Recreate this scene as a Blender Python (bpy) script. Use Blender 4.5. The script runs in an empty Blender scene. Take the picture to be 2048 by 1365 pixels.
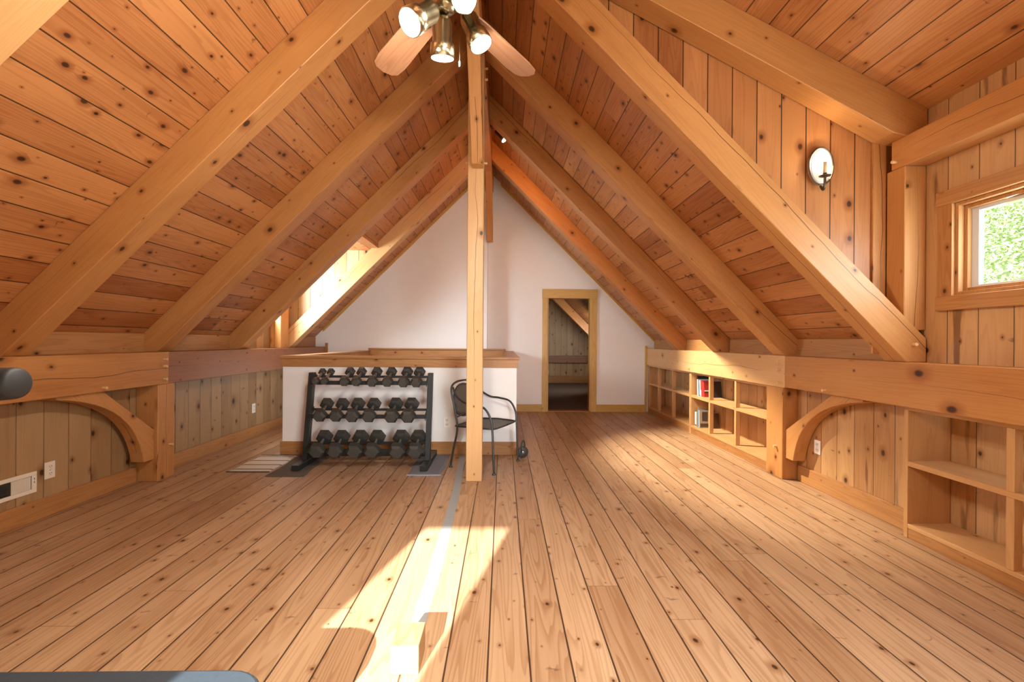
import bpy, bmesh, math, random
from mathutils import Vector, Matrix
random.seed(7)
C = bpy.context.scene.collection
PI = math.pi
def V(*a): return Vector(a if len(a) > 1 else a[0])
def srgb(r, g, b):
    f = lambda c: (c/255/12.92 if c/255 <= .04045 else ((c/255+.055)/1.055)**2.4)
    return (f(r), f(g), f(b), 1)

# ------------------------------------------------------------------ materials
class NT:
    def __init__(s, name):
        s.m = bpy.data.materials.new(name); s.m.use_nodes = True
        s.t = s.m.node_tree; s.t.nodes.clear()
        s.out = s.t.nodes.new('ShaderNodeOutputMaterial')
    def n(s, ty, **k):
        nd = s.t.nodes.new(ty)
        for a, b in k.items(): setattr(nd, a, b)
        return nd
    def put(s, sock, v):
        if isinstance(v, bpy.types.NodeSocket): s.t.links.new(v, sock)
        elif v is not None: sock.default_value = v
    def math(s, op, a, b=None, c=None, clamp=False):
        nd = s.n('ShaderNodeMath', operation=op); nd.use_clamp = clamp
        for i, v in enumerate((a, b, c)):
            if v is not None: s.put(nd.inputs[i], v)
        return nd.outputs[0]
    def comb(s, x, y, z=0.0):
        nd = s.n('ShaderNodeCombineXYZ')
        for i, v in enumerate((x, y, z)): s.put(nd.inputs[i], v)
        return nd.outputs[0]
    def noise(s, vec, scale=1.0, detail=2.0, rough=.5):
        nd = s.n('ShaderNodeTexNoise'); s.put(nd.inputs['Vector'], vec)
        nd.inputs['Scale'].default_value = scale; nd.inputs['Detail'].default_value = detail
        nd.inputs['Roughness'].default_value = rough
        return nd.outputs['Fac']
    def step(s, x, lo, hi):                      # smooth 0..1 between lo and hi
        nd = s.n('ShaderNodeMapRange', interpolation_type='SMOOTHSTEP')
        s.put(nd.inputs[0], x); s.put(nd.inputs[1], lo); s.put(nd.inputs[2], hi)
        return nd.outputs[0]
    def mix(s, f, a, b, mode='MIX'):
        nd = s.n('ShaderNodeMix', data_type='RGBA', blend_type=mode)
        s.put(nd.inputs[0], f); s.put(nd.inputs[6], a); s.put(nd.inputs[7], b)
        return nd.outputs[2]
    def bsdf(s, **k):
        nd = s.n('ShaderNodeBsdfPrincipled')
        for a, b in k.items(): s.put(nd.inputs[a.replace('_', ' ')], b)
        s.t.links.new(nd.outputs[0], s.out.inputs[0])
        return nd

def wood(name, light, dark, w=None, v0=0.0, joint=None, knots=.5, knot_cell=.17, knot_r=.013, gap=.0022,
         ring=.35, rough=.42, crack=0.0, vary=.5, flame=0.0, coat=0.0, spikes=0.0):
    t = NT(name)
    uv = t.n('ShaderNodeUVMap'); uv.uv_map = 'UVMap'
    sep = t.n('ShaderNodeSeparateXYZ'); t.put(sep.inputs[0], uv.outputs[0])
    u, v = sep.outputs[0], sep.outputs[1]
    oi = t.n('ShaderNodeObjectInfo').outputs['Random']
    if w:
        q = t.math('DIVIDE', t.math('SUBTRACT', v, v0), w)
        bid = t.math('FLOOR', q)
        fr = t.math('SUBTRACT', q, bid)
        de = t.math('MULTIPLY', t.math('MINIMUM', fr, t.math('SUBTRACT', 1.0, fr)), w)
        wn = t.n('ShaderNodeTexWhiteNoise', noise_dimensions='1D'); t.put(wn.inputs['W'], bid)
        rnd = wn.outputs['Value']
        if joint:
            ju = t.math('ADD', t.math('DIVIDE', u, joint), t.math('MULTIPLY', rnd, 13.7))
            jid = t.math('FLOOR', ju); jf = t.math('SUBTRACT', ju, jid)
            jd = t.math('MULTIPLY', t.math('MINIMUM', jf, t.math('SUBTRACT', 1.0, jf)), joint)
            wn2 = t.n('ShaderNodeTexWhiteNoise', noise_dimensions='2D')
            t.put(wn2.inputs['Vector'], t.comb(bid, jid)); rnd = wn2.outputs['Value']
        lv = t.math('MULTIPLY', t.math('SUBTRACT', fr, .5), w)
        seed = t.math('MULTIPLY', t.math('ADD', rnd, t.math('MULTIPLY', bid, .37)), 23.0)
    else:
        rnd = oi; lv = v; seed = t.math('MULTIPLY', oi, 57.0)
    uu = t.math('ADD', u, seed)
    # knots: round spots, a few centimetres, in metres
    vor = t.n('ShaderNodeTexVoronoi', voronoi_dimensions='2D', feature='F1')
    wob = t.noise(t.comb(uu, lv, seed), 14.0, 2.0)
    kv = t.math('ADD', t.math('MULTIPLY', lv, 1/knot_cell), t.math('MULTIPLY', seed, 3.1))
    t.put(vor.inputs['Vector'], t.comb(t.math('MULTIPLY', uu, .72/knot_cell), kv)); vor.inputs['Scale'].default_value = 1.0
    kd = t.math('ADD', t.math('MULTIPLY', vor.outputs['Distance'], knot_cell), t.math('MULTIPLY', t.math('SUBTRACT', wob, .5), .012))
    ks = t.n('ShaderNodeSeparateXYZ'); t.put(ks.inputs[0], vor.outputs['Color'])
    kon = t.math('LESS_THAN', ks.outputs[0], knots)
    kr = t.math('MULTIPLY_ADD', t.math('POWER', ks.outputs[1], 3.0), knot_r, knot_r*.2)
    kr = t.math('MULTIPLY', kr, kon)
    core = t.math('SUBTRACT', 1.0, t.step(kd, t.math('MULTIPLY', kr, .55), t.math('MULTIPLY_ADD', kr, 1.15, .0005)))
    core = t.math('MULTIPLY', core, kon)
    halo = t.math('MULTIPLY', t.math('SUBTRACT', 1.0, t.step(kd, t.math('MULTIPLY', kr, .8), t.math('MULTIPLY_ADD', kr, 3.2, .004))), kon)
    # grain
    gv = t.math('ADD', lv, t.math('MULTIPLY', halo, .012))
    n1 = t.noise(t.comb(t.math('MULTIPLY', uu, .55), t.math('MULTIPLY', gv, 9.0), seed), 1.0, 1.5)
    rr = t.math('FRACT', t.math('MULTIPLY', n1, 15.0))
    ringm = t.math('MULTIPLY', t.step(rr, .35, .92), t.math('SUBTRACT', 1.0, t.step(rr, .93, 1.0)))
    fib = t.noise(t.comb(t.math('MULTIPLY', uu, 3.0), t.math('MULTIPLY', gv, 190.0), seed), 1.0, 2.0)
    tone = t.noise(t.comb(t.math('MULTIPLY', uu, .8), t.math('MULTIPLY', gv, 5.0), t.math('ADD', seed, 9.0)), 1.0, 2.0)
    f = t.math('MULTIPLY_ADD', t.math('SUBTRACT', rnd, .5), vary, .38)
    f = t.math('ADD', f, t.math('MULTIPLY', t.math('SUBTRACT', tone, .5), 1.05))
    f = t.math('ADD', f, t.math('MULTIPLY', ringm, ring))
    f = t.math('ADD', f, t.math('MULTIPLY', t.math('SUBTRACT', fib, .5), .32), clamp=True)
    col = t.mix(f, light, dark)
    if flame:   # heartwood streaks around groups of knots
        fl = t.noise(t.comb(t.math('MULTIPLY', uu, 1.6), t.math('MULTIPLY', gv, 13.0), t.math('ADD', seed, 31.0)), 1.0, 3.0)
        col = t.mix(t.math('MULTIPLY', t.step(fl, .6, .72), flame), col, (dark[0]*.33, dark[1]*.28, dark[2]*.25, 1))
    col = t.mix(t.math('MULTIPLY', halo, .7), col, (dark[0]*.75, dark[1]*.6, dark[2]*.45, 1))
    col = t.mix(t.math('MULTIPLY', core, .93), col, (.035, .013, .005, 1))
    if spikes:  # short dark marks lying across the board
        v2 = t.n('ShaderNodeTexVoronoi', voronoi_dimensions='2D', feature='F1'); v2.inputs['Scale'].default_value = 1.0
        jag = t.math('MULTIPLY', t.math('SUBTRACT', t.noise(t.comb(lv, uu, seed), 30.0, 1.0), .5), .05)
        t.put(v2.inputs['Vector'], t.comb(t.math('MULTIPLY_ADD', t.math('ADD', uu, jag), 10.0, 7.0), t.math('MULTIPLY_ADD', lv, 2.6, t.math('MULTIPLY', seed, 1.7))))
        s2 = t.n('ShaderNodeSeparateXYZ'); t.put(s2.inputs[0], v2.outputs['Color'])
        sm = t.math('MULTIPLY', t.math('SUBTRACT', 1.0, t.step(v2.outputs['Distance'], t.math('MULTIPLY', s2.outputs[1], .03), t.math('MULTIPLY_ADD', s2.outputs[1], .10, .015))), t.math('LESS_THAN', s2.outputs[0], spikes))
        col = t.mix(t.math('MULTIPLY', sm, .6), col, (dark[0]*.3, dark[1]*.25, dark[2]*.2, 1))
    h = t.math('MULTIPLY', fib, .12)
    if crack:
        cn = t.noise(t.comb(t.math('MULTIPLY', uu, .9), 3.0, seed), 1.0, 3.0)
        cm = t.noise(t.comb(t.math('MULTIPLY', uu, .45), 8.0, t.math('ADD', seed, 5.0)), 1.0, 1.0)
        cd = t.math('ABSOLUTE', t.math('SUBTRACT', lv, t.math('MULTIPLY', t.math('SUBTRACT', cn, .48), .16)))
        cw = t.math('MULTIPLY', t.step(cm, .47, .62), crack)
        cr = t.math('MULTIPLY', t.math('SUBTRACT', 1.0, t.step(cd, t.math('MULTIPLY', cw, .45), t.math('MULTIPLY_ADD', cw, 1.0, .0001))), t.step(cm, .46, .5))
        col = t.mix(t.math('MULTIPLY', cr, .9), col, (.03, .01, .004, 1))
    if w:
        gm = t.math('SUBTRACT', 1.0, t.step(de, gap*.45, gap))
        if joint: gm = t.math('MAXIMUM', gm, t.math('MULTIPLY', t.math('SUBTRACT', 1.0, t.step(jd, .0008, .002)), .75))
        col = t.mix(t.math('MULTIPLY', gm, .93), col, (.025, .009, .004, 1))
        h = t.math('ADD', h, t.step(de, 0.0, .008))
    bp = t.n('ShaderNodeBump'); bp.inputs['Strength'].default_value = .35; bp.inputs['Distance'].default_value = .004
    t.put(bp.inputs['Height'], h)
    b = t.bsdf(Base_Color=col, Roughness=t.math('MULTIPLY_ADD', fib, .14, rough-.07), Normal=bp.outputs[0])
    b.inputs['Specular IOR Level'].default_value = .42
    if coat: b.inputs['Coat Weight'].default_value = coat; b.inputs['Coat Roughness'].default_value = .22
    return t.m

def plain(name, col, rough=.5, metal=0.0, noise=0.0, scale=30.0, bump=0.0, coat=0.0, stretch=None):
    t = NT(name)
    b = t.bsdf(Roughness=rough, Metallic=metal)
    tc = t.n('ShaderNodeTexCoord').outputs['Object']
    if stretch:
        mp = t.n('ShaderNodeMapping'); t.put(mp.inputs[0], tc); mp.inputs['Scale'].default_value = stretch; tc = mp.outputs[0]
    nz = t.noise(tc, scale, 3.0)
    c2 = tuple(x*(1-noise) for x in col[:3])+(1,)
    t.put(b.inputs['Base Color'], t.mix(nz, col, c2))
    if bump:
        bp = t.n('ShaderNodeBump'); bp.inputs['Strength'].default_value = bump; bp.inputs['Distance'].default_value = .003
        t.put(bp.inputs['Height'], nz); t.put(b.inputs['Normal'], bp.outputs[0])
    if coat: b.inputs['Coat Weight'].default_value = coat
    return t.m

def emit(name, col, s):
    t = NT(name); e = t.n('ShaderNodeEmission'); e.inputs[0].default_value = col; e.inputs[1].default_value = s
    t.t.links.new(e.outputs[0], t.out.inputs[0]); return t.m

def glass():
    t = NT('window_glass'); tr = t.n('ShaderNodeBsdfTransparent'); gl = t.n('ShaderNodeBsdfGlossy')
    gl.inputs['Roughness'].default_value = .02
    mx = t.n('ShaderNodeMixShader'); mx.inputs[0].default_value = .05
    t.t.links.new(tr.outputs[0], mx.inputs[1]); t.t.links.new(gl.outputs[0], mx.inputs[2])
    t.t.links.new(mx.outputs[0], t.out.inputs[0]); return t.m

def stripes(name, a, b, axis, period, duty, rough=.9):
    t = NT(name); tc = t.n('ShaderNodeTexCoord').outputs['Object']
    sp = t.n('ShaderNodeSeparateXYZ'); t.put(sp.inputs[0], tc)
    f = t.math('FRACT', t.math('DIVIDE', t.math('ADD', sp.outputs[axis], 10.0), period))
    m = t.math('LESS_THAN', f, duty)
    nz = t.noise(tc, 160.0, 2.0)
    col = t.mix(m, a, b)
    col = t.mix(t.math('MULTIPLY', t.step(nz, .45, .62), .3), col, tuple(x*.45 for x in a[:3])+(1,))
    bp = t.n('ShaderNodeBump'); bp.inputs['Strength'].default_value = .6; bp.inputs['Distance'].default_value = .004
    t.put(bp.inputs['Height'], nz)
    t.bsdf(Base_Color=col, Roughness=rough, Normal=bp.outputs[0]); return t.m

LT = (.54, .245, .09, 1); DK = (.30, .10, .029, 1)
TL = (.57, .285, .10, 1); TD = (.36, .14, .038, 1)
M = {}
M['floor'] = wood('floor_boards', (.48, .315, .185, 1), (.28, .148, .072, 1), w=.165, v0=-.114, joint=4.2, knots=.6, knot_cell=.13, knot_r=.010, gap=.005, ring=.42, rough=.4, vary=.55, spikes=.28)
M['deck_left'] = wood('deck_boards_left', LT, DK, w=.1724, v0=-.778, joint=9.0, knots=.75, knot_cell=.125, knot_r=.014, spikes=.12, gap=.0046, ring=.3, vary=.8)
M['deck_right'] = wood('deck_boards_right', LT, DK, w=.1724, v0=.7184, joint=9.0, knots=.75, knot_cell=.125, knot_r=.013, spikes=.12, gap=.0046, ring=.3, vary=.8)
M['deck_dormer'] = wood('deck_boards_dormer', LT, DK, w=.171, v0=.539, joint=9.0, knots=.7, knot_cell=.14, knot_r=.014, spikes=.1, gap=.0046, ring=.3, vary=.4)
M['cheek'] = wood('cheek_boards', LT, DK, w=.170, v0=-1.55, knots=.35, knot_cell=.19, knot_r=.015, gap=.005, ring=.18, vary=.75)
M['wall_right'] = wood('right_wall_boards', (.58, .35, .16, 1), (.34, .155, .055, 1), w=.1803, v0=2.701, knots=.55, knot_cell=.18, knot_r=.02, spikes=.15, gap=.003, ring=.15, vary=.55, flame=.75)
M['wall_left'] = wood('left_wall_boards', (.42, .275, .14, 1), (.24, .13, .055, 1), w=.1810, v0=-3.041, knots=.6, knot_cell=.17, knot_r=.024, spikes=.12, gap=.0022, ring=.1, vary=.5, flame=.25)
M['wall_far'] = wood('far_room_boards', (.58, .40, .21, 1), (.36, .21, .09, 1), w=.18, v0=.02, knots=.6, knot_cell=.2, knot_r=.02, gap=.004, ring=.15, vary=.4, flame=.2)
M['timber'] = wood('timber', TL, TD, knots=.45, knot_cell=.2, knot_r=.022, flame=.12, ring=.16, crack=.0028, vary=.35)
M['timber_dark'] = wood('timber_darker', (.36, .17, .085, 1), (.22, .09, .042, 1), knots=.5, knot_cell=.21, knot_r=.019, ring=.16, crack=.0032, vary=.3)  # darker copy of the timber colours
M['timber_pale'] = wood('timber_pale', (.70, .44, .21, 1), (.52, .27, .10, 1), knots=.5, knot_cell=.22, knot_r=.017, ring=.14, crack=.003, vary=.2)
M['trim'] = wood('trim_wood', (.50, .26, .10, 1), (.32, .13, .038, 1), knots=.5, knot_cell=.17, knot_r=.009, ring=.3, vary=.3)
M['trim_gold'] = wood('door_trim_wood', (.64, .41, .12, 1), (.48, .27, .055, 1), knots=.2, knot_cell=.25, knot_r=.007, ring=.3, vary=.2)
M['case'] = wood('bookcase_wood', (.64, .385, .175, 1), (.47, .235, .085, 1), knots=.2, knot_cell=.2, knot_r=.009, ring=.2, vary=.4)
M['blade'] = wood('fan_blade_wood', (.44, .235, .13, 1), (.33, .155, .08, 1), knots=.25, knot_cell=.2, knot_r=.012, ring=.45, vary=.2)
M['peg'] = wood('peg_wood', (.80, .56, .30, 1), (.62, .38, .16, 1), knots=0.0, ring=.3)
M['block'] = wood('offcut_wood', (.50, .31, .14, 1), (.34, .18, .06, 1), knots=.2, knot_r=.012, ring=.5)
M['white'] = plain('white_paint', (.89, .885, .87, 1), .75, noise=.04, scale=6, bump=.05)
M['plastic'] = plain('white_plastic', (.92, .91, .88, 1), .35)
M['cream'] = plain('cream_enamel', (.80, .75, .66, 1), .4)
M['dark_slot'] = plain('dark_slot', (.03, .028, .025, 1), .6)
M['black_steel'] = plain('black_powder_coat', (.022, .026, .026, 1), .38, noise=.3, scale=60)
M['iron'] = plain('wrought_iron', (.055, .06, .062, 1), .36, metal=.35, noise=.2, scale=50)
M['mesh'] = plain('expanded_metal_mesh', (.15, .145, .13, 1), .55, noise=.55, scale=260)
M['rubber'] = plain('black_rubber', (.045, .045, .04, 1), .48, noise=.3, scale=90, bump=.1)
M['rubber_face'] = plain('worn_rubber_face', (.085, .085, .075, 1), .5, noise=.25, scale=60)
M['grip'] = plain('grip_rubber', (.008, .009, .010, 1), .62, noise=.3, scale=60)
M['chrome'] = plain('steel_grip', (.45, .40, .34, 1), .32, metal=.8, noise=.2, scale=80)
M['brass'] = plain('antique_brass', (.40, .345, .23, 1), .25, metal=1.0, noise=.12, scale=14, stretch=(1, 1, .1))
M['pewter'] = plain('dark_pewter', (.16, .13, .10, 1), .35, metal=.9, noise=.2, scale=40)
M['mirror'] = plain('silvered_plate', (.90, .89, .86, 1), .45, metal=.3, noise=.03)
M['candle'] = plain('candle_sleeve', (.72, .52, .28, 1), .5, noise=.1)
M['vinyl'] = plain('navy_vinyl', (.042, .062, .082, 1), .4, noise=.3, scale=70, bump=.15)
M['towel_brown'] = plain('brown_towel', (.14, .105, .075, 1), .95, noise=.45, scale=120, bump=.8)
M['towel_blue'] = plain('grey_blue_towel', (.20, .20, .235, 1), .95, noise=.35, scale=120, bump=.8)
M['hem'] = plain('pale_towel_hem', (.36, .38, .46, 1), .9, noise=.2, scale=100)
M['rug'] = stripes('striped_rug', (.68, .60, .50, 1), (.12, .10, .085, 1), 1, .155, .16)
M['rug_edge'] = plain('rug_binding', (.08, .085, .1, 1), .9, noise=.3)
M['carpet'] = plain('brown_carpet', (.16, .115, .09, 1), .95, noise=.35, scale=22, bump=.4)
M['tape'] = plain('grey_floor_tape', (.33, .36, .37, 1), .34, noise=.25, scale=40, bump=.2, stretch=(.4, 3, 1))
M['vinyl_frame'] = plain('grey_window_sash', (.62, .66, .68, 1), .4)
M['outside_paint'] = plain('outside_siding', (.5, .45, .4, 1), .8)
M['glass'] = glass()
M['bulb'] = emit('lit_reflector_bulb', (1, .95, .84, 1), 9.0)
M['flame'] = emit('lit_candle_bulb', (1, .86, .62, 1), 22.0)
M['track_bulb'] = emit('lit_track_bulb', (1, .93, .8, 1), 30.0)
M['leaf'] = plain('leaf_green', (.42, .60, .22, 1), .6, noise=.6, scale=9)
M['grass'] = plain('grass_bank', (.42, .52, .25, 1), .9, noise=.35, scale=8)

# ------------------------------------------------------------------ mesh helpers
def uvgrain(bm, g, center=(0, 0, 0), planks=False):
    lay = bm.loops.layers.uv.get('UVMap') or bm.loops.layers.uv.new('UVMap'); g = V(g).normalized(); c = V(center)
    bm.normal_update()
    for f in bm.faces:
        n = f.normal
        if abs(n.dot(g)) > .75:
            a = g.orthogonal().normalized(); b = n.cross(a).normalized()
            for l in f.loops:
                p = l.vert.co-c; l[lay].uv = (p.dot(a)*.6, p.dot(b)*1.3)
            continue
        t = n.cross(g).normalized()
        h = 0 if planks else (round(n.x*2)*1.7+round(n.y*2)*3.1+round(n.z*2)*5.3)
        for l in f.loops:
            p = l.vert.co-c; l[lay].uv = (p.dot(g)+h, p.dot(t))

def obj(name, bm, mat, parent=None, origin=None, grain=None, center=None, planks=False, smooth=False):
    if grain is not None:
        if center is None:
            vs = [v.co for v in bm.verts]
            center = V([(min(q[i] for q in vs)+max(q[i] for q in vs))/2 for i in range(3)])
        uvgrain(bm, grain, (0, 0, 0) if planks else center, planks)
    if parent is not None: org = parent.matrix_world_loc
    elif origin is not None: org = V(origin)
    else:
        vs = [v.co for v in bm.verts]
        org = V(((min(q.x for q in vs)+max(q.x for q in vs))/2, (min(q.y for q in vs)+max(q.y for q in vs))/2, min(q.z for q in vs)))
    bmesh.ops.translate(bm, verts=bm.verts, vec=-org)
    me = bpy.data.meshes.new(name); bm.to_mesh(me); bm.free()
    for m in (mat if isinstance(mat, (list, tuple)) else [mat]): me.materials.append(m)
    if smooth:
        for p in me.polygons: p.use_smooth = True
    o = bpy.data.objects.new(name, me); C.objects.link(o)
    if parent is not None: o.parent = parent.o; 
    else: o.location = org
    return o

class Grp:      # a parent (Empty or mesh) and where its origin stands in the world
    def __init__(s, o, loc): s.o = o; s.matrix_world_loc = V(loc)
def tag(o, label, cat, group=None, kind=None):
    o['label'] = label; o['category'] = cat
    if group: o['group'] = group
    if kind: o['kind'] = kind
    return o
def thing(name, label, cat, loc, group=None):
    o = bpy.data.objects.new(name, None); C.objects.link(o); o.location = loc; o.empty_display_size = .1
    tag(o, label, cat, group); return Grp(o, loc)
def asp(o, base=None):          # use a mesh object as a parent; base = world location of its origin
    return Grp(o, o.location if base is None else base)
def sub(o, grp): return Grp(o, grp.matrix_world_loc)     # a part as parent of sub-parts
def struct(name, bm, mat, **k):
    o = obj(name, bm, mat, origin=(0, 0, 0), **k); o['kind'] = 'structure'; return o

def box(bm, x0, x1, y0, y1, z0, z1, bev=0.0, seg=1):
    r = bmesh.ops.create_cube(bm, size=1.0, matrix=Matrix.Translation(((x0+x1)/2, (y0+y1)/2, (z0+z1)/2)) @ Matrix.Diagonal((abs(x1-x0), abs(y1-y0), abs(z1-z0), 1)))
    if bev:
        es = list({e for v in r['verts'] for e in v.link_edges})
        bmesh.ops.bevel(bm, geom=es, offset=bev, segments=seg, affect='EDGES', profile=.5)
    return bm
def bx(*a, bev=0.0, seg=1): return box(bmesh.new(), *a, bev=bev, seg=seg)

def prism(poly, axis, a0, a1, bev=0.0, bm=None, seg=1):
    """poly: 2D points in the plane perpendicular to axis ('x': (y,z), 'y': (x,z), 'z': (x,y)), extruded a0..a1"""
    bm = bm or bmesh.new()
    def P(p, a): return {'x': (a, p[0], p[1]), 'y': (p[0], a, p[1]), 'z': (p[0], p[1], a)}[axis]
    lo = [bm.verts.new(P(p, a0)) for p in poly]; hi = [bm.verts.new(P(p, a1)) for p in poly]
    n = len(poly); fs = [bm.faces.new(lo), bm.faces.new(hi[::-1])]
    for i in range(n): fs.append(bm.faces.new((lo[(i+1) % n], lo[i], hi[i], hi[(i+1) % n])))
    bmesh.ops.recalc_face_normals(bm, faces=fs)
    if bev:
        es = list({e for f in fs for e in f.edges})
        bmesh.ops.bevel(bm, geom=es, offset=bev, segments=seg, affect='EDGES', profile=.5)
    return bm

def frame(d):
    d = V(d).normalized(); a = V(0, 0, 1) if abs(d.z) < .9 else V(1, 0, 0)
    x = d.cross(a).normalized(); return x, x.cross(d).normalized(), d
def lathe(prof, p, d=(0, 0, 1), seg=24, bm=None):
    """prof: (radius, height along d) pairs"""
    bm = bm or bmesh.new(); x, y, d = frame(d); p = V(p); rings = []
    for r, h in prof:
        if r < 1e-6: rings.append([bm.verts.new(p+d*h)])
        else: rings.append([bm.verts.new(p+d*h+(x*math.cos(2*PI*i/seg)+y*math.sin(2*PI*i/seg))*r) for i in range(seg)])
    fs = []
    for a, b in zip(rings, rings[1:]):
        for i in range(seg):
            j = (i+1) % seg
            if len(a) == 1 and len(b) == 1: continue
            if len(a) == 1: fs.append(bm.faces.new((a[0], b[j], b[i])))
            elif len(b) == 1: fs.append(bm.faces.new((a[i], a[j], b[0])))
            else: fs.append(bm.faces.new((a[i], a[j], b[j], b[i])))
    for rg, fl in ((rings[0], 1), (rings[-1], 0)):
        if len(rg) > 1: fs.append(bm.faces.new(rg[::-1] if fl else rg))
    bmesh.ops.recalc_face_normals(bm, faces=fs)
    return bm
def cyl(p, q, r, bm=None, seg=16):
    p, q = V(p), V(q); return lathe([(r, 0), (r, (q-p).length)], p, q-p, seg, bm)
def spline(pts, n=8):
    pts = [V(p) for p in pts]; out = []
    for i in range(len(pts)-1):
        p0 = pts[max(i-1, 0)]; p1 = pts[i]; p2 = pts[i+1]; p3 = pts[min(i+2, len(pts)-1)]
        for k in range(n):
            t = k/n
            out.append(.5*((2*p1)+(p2-p0)*t+(2*p0-5*p1+4*p2-p3)*t*t+(3*p1-p0-3*p2+p3)*t**3))
    out.append(pts[-1]); return out
def tube(pts, r, seg=10, bm=None, smooth=8):
    bm = bm or bmesh.new(); P = spline(pts, smooth) if smooth else [V(p) for p in pts]
    d0 = (P[1]-P[0]).normalized(); x = d0.orthogonal().normalized(); rings = []
    for i, p in enumerate(P):
        d = (P[min(i+1, len(P)-1)]-P[max(i-1, 0)]).normalized()
        x = (x-d*x.dot(d)).normalized(); y = d.cross(x)
        rr = r(i/(len(P)-1)) if callable(r) else r
        rings.append([bm.verts.new(p+(x*math.cos(2*PI*k/seg)+y*math.sin(2*PI*k/seg))*rr) for k in range(seg)])
    fs = []
    for a, b in zip(rings, rings[1:]):
        for k in range(seg): fs.append(bm.faces.new((a[k], a[(k+1) % seg], b[(k+1) % seg], b[k])))
    fs.append(bm.faces.new(rings[0][::-1])); fs.append(bm.faces.new(rings[-1]))
    bmesh.ops.recalc_face_normals(bm, faces=fs)
    return bm
def peg(parent, p, d, r=.011, l=.03):
    return obj('peg', cyl(p, V(p)+V(d).normalized()*l, r, seg=10), M['peg'], parent, grain=d)

# ------------------------------------------------------------------ measures
XL, XR = -3.25, 2.75              # knee walls
RX, RZ = -.255, 4.305             # ridge
YF, YB, YBL = -1.6, 8.0, 7.75     # front gable, right and left part of the white gable
def zr(x): return 4.05-x          # right roof boards
def zl(x): return 4.56+x          # left roof boards
BR, BL = 3.765, 4.275             # rafter undersides: x+z, z-x
RAFY = (2.83, 4.08, 5.33, 6.57); RW = .165
PZ0, PZ1 = .86, 1.15
DSL = .5025
def zd(x): return 4.176-DSL*x     # dormer roof boards

# ------------------------------------------------------------------ setting
struct('floor', bx(-3.6, 3.1, YF, YB+.02, -.05, 0), M['floor'], grain=(0, 1, 0), planks=True)
bm = bmesh.new()
prism([(RX, RZ), (-3.4, zl(-3.4)), (-3.4, zl(-3.4)+.06), (RX, RZ+.085)], 'y', YF, 5.49, bm=bm)
prism([(RX, RZ), (-1.86, zl(-1.86)), (-1.86, zl(-1.86)+.085), (RX, RZ+.085)], 'y', 5.49, 6.735, bm=bm)
prism([(RX, RZ), (-3.4, zl(-3.4)), (-3.4, zl(-3.4)+.06), (RX, RZ+.085)], 'y', 6.735, 14.2, bm=bm)
struct('ceiling_left', bm, M['deck_left'], grain=(0, 1, 0), planks=True)
bm = bmesh.new()
prism([(RX, RZ), (2.9, zr(2.9)), (2.9, zr(2.9)+.085), (RX, RZ+.085)], 'y', RAFY[0]+.1, 14.2, bm=bm)
struct('ceiling_right', bm, M['deck_right'], grain=(0, 1, 0), planks=True)
struct('ceiling_dormer', prism([(RX, RZ), (2.9, zd(2.9)), (2.9, zd(2.9)+.08), (RX, RZ+.08)], 'y', YF, RAFY[0]+RW+.02), M['deck_dormer'], grain=(0, 1, 0), planks=True)
# knee walls
bm = bmesh.new()
WY0, WY1, WZ0, WZ1 = 1.35, 2.655, 1.565, 2.13          # dormer window opening
SY0, SY1 = -.6, .7                                   # its neighbour behind the camera
box(bm, XR, XR+.1, YF, 2.86, 1.0, WZ0)                # below windows
box(bm, XR, XR+.1, YF, 3.02, WZ1, 2.80)               # above windows
box(bm, XR, XR+.1, YF, SY0, WZ0, WZ1); box(bm, XR, XR+.1, SY1, WY0, WZ0, WZ1)
box(bm, XR, XR+.1, WY1, 3.02, WZ0, WZ1)
box(bm, XR, XR+.1, 2.86, 4.34, 0, 1.4)                # panelled bay with the knee brace
box(bm, XR, XR+.1, 4.34, YB, 1.0, 1.4)                # strip above the plate
box(bm, XR+.19, XR+.29, YF, 2.9, 0, 1.0)              # behind the near bookcase
box(bm, XR+.17, XR+.27, 4.32, YB, 0, 1.05)            # behind the far bookcases
struct('wall_right', bm, M['wall_right'], grain=(0, 0, 1), planks=True)
bm = bmesh.new()
box(bm, XL-.1, XL, YF, 5.49, 0, 1.36); box(bm, XL-.1, XL, 5.49, 6.735, 0, 1.27); box(bm, XL-.1, XL, 6.735, YBL, 0, 1.36)
struct('wall_left', bm, M['wall_left'], grain=(0, 0, 1), planks=True)
# sconce wall: dormer cheek between the steep rafter and the dormer rafter
yc = RAFY[0]+RW+.005
struct('wall_dormer_cheek', prism([(.0, 3.98), (XR+.02, zr(XR)-.02), (XR+.02, zd(XR)+.02), (.0, 4.2)], 'y', yc, yc+.05), M['cheek'], grain=(0, 0, 1), planks=True)
struct('trim_1', bx(2.515, 2.605, yc-.02, yc, 1.2, 2.66, bev=.003), M['timber'], grain=(0, 0, 1))
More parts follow.
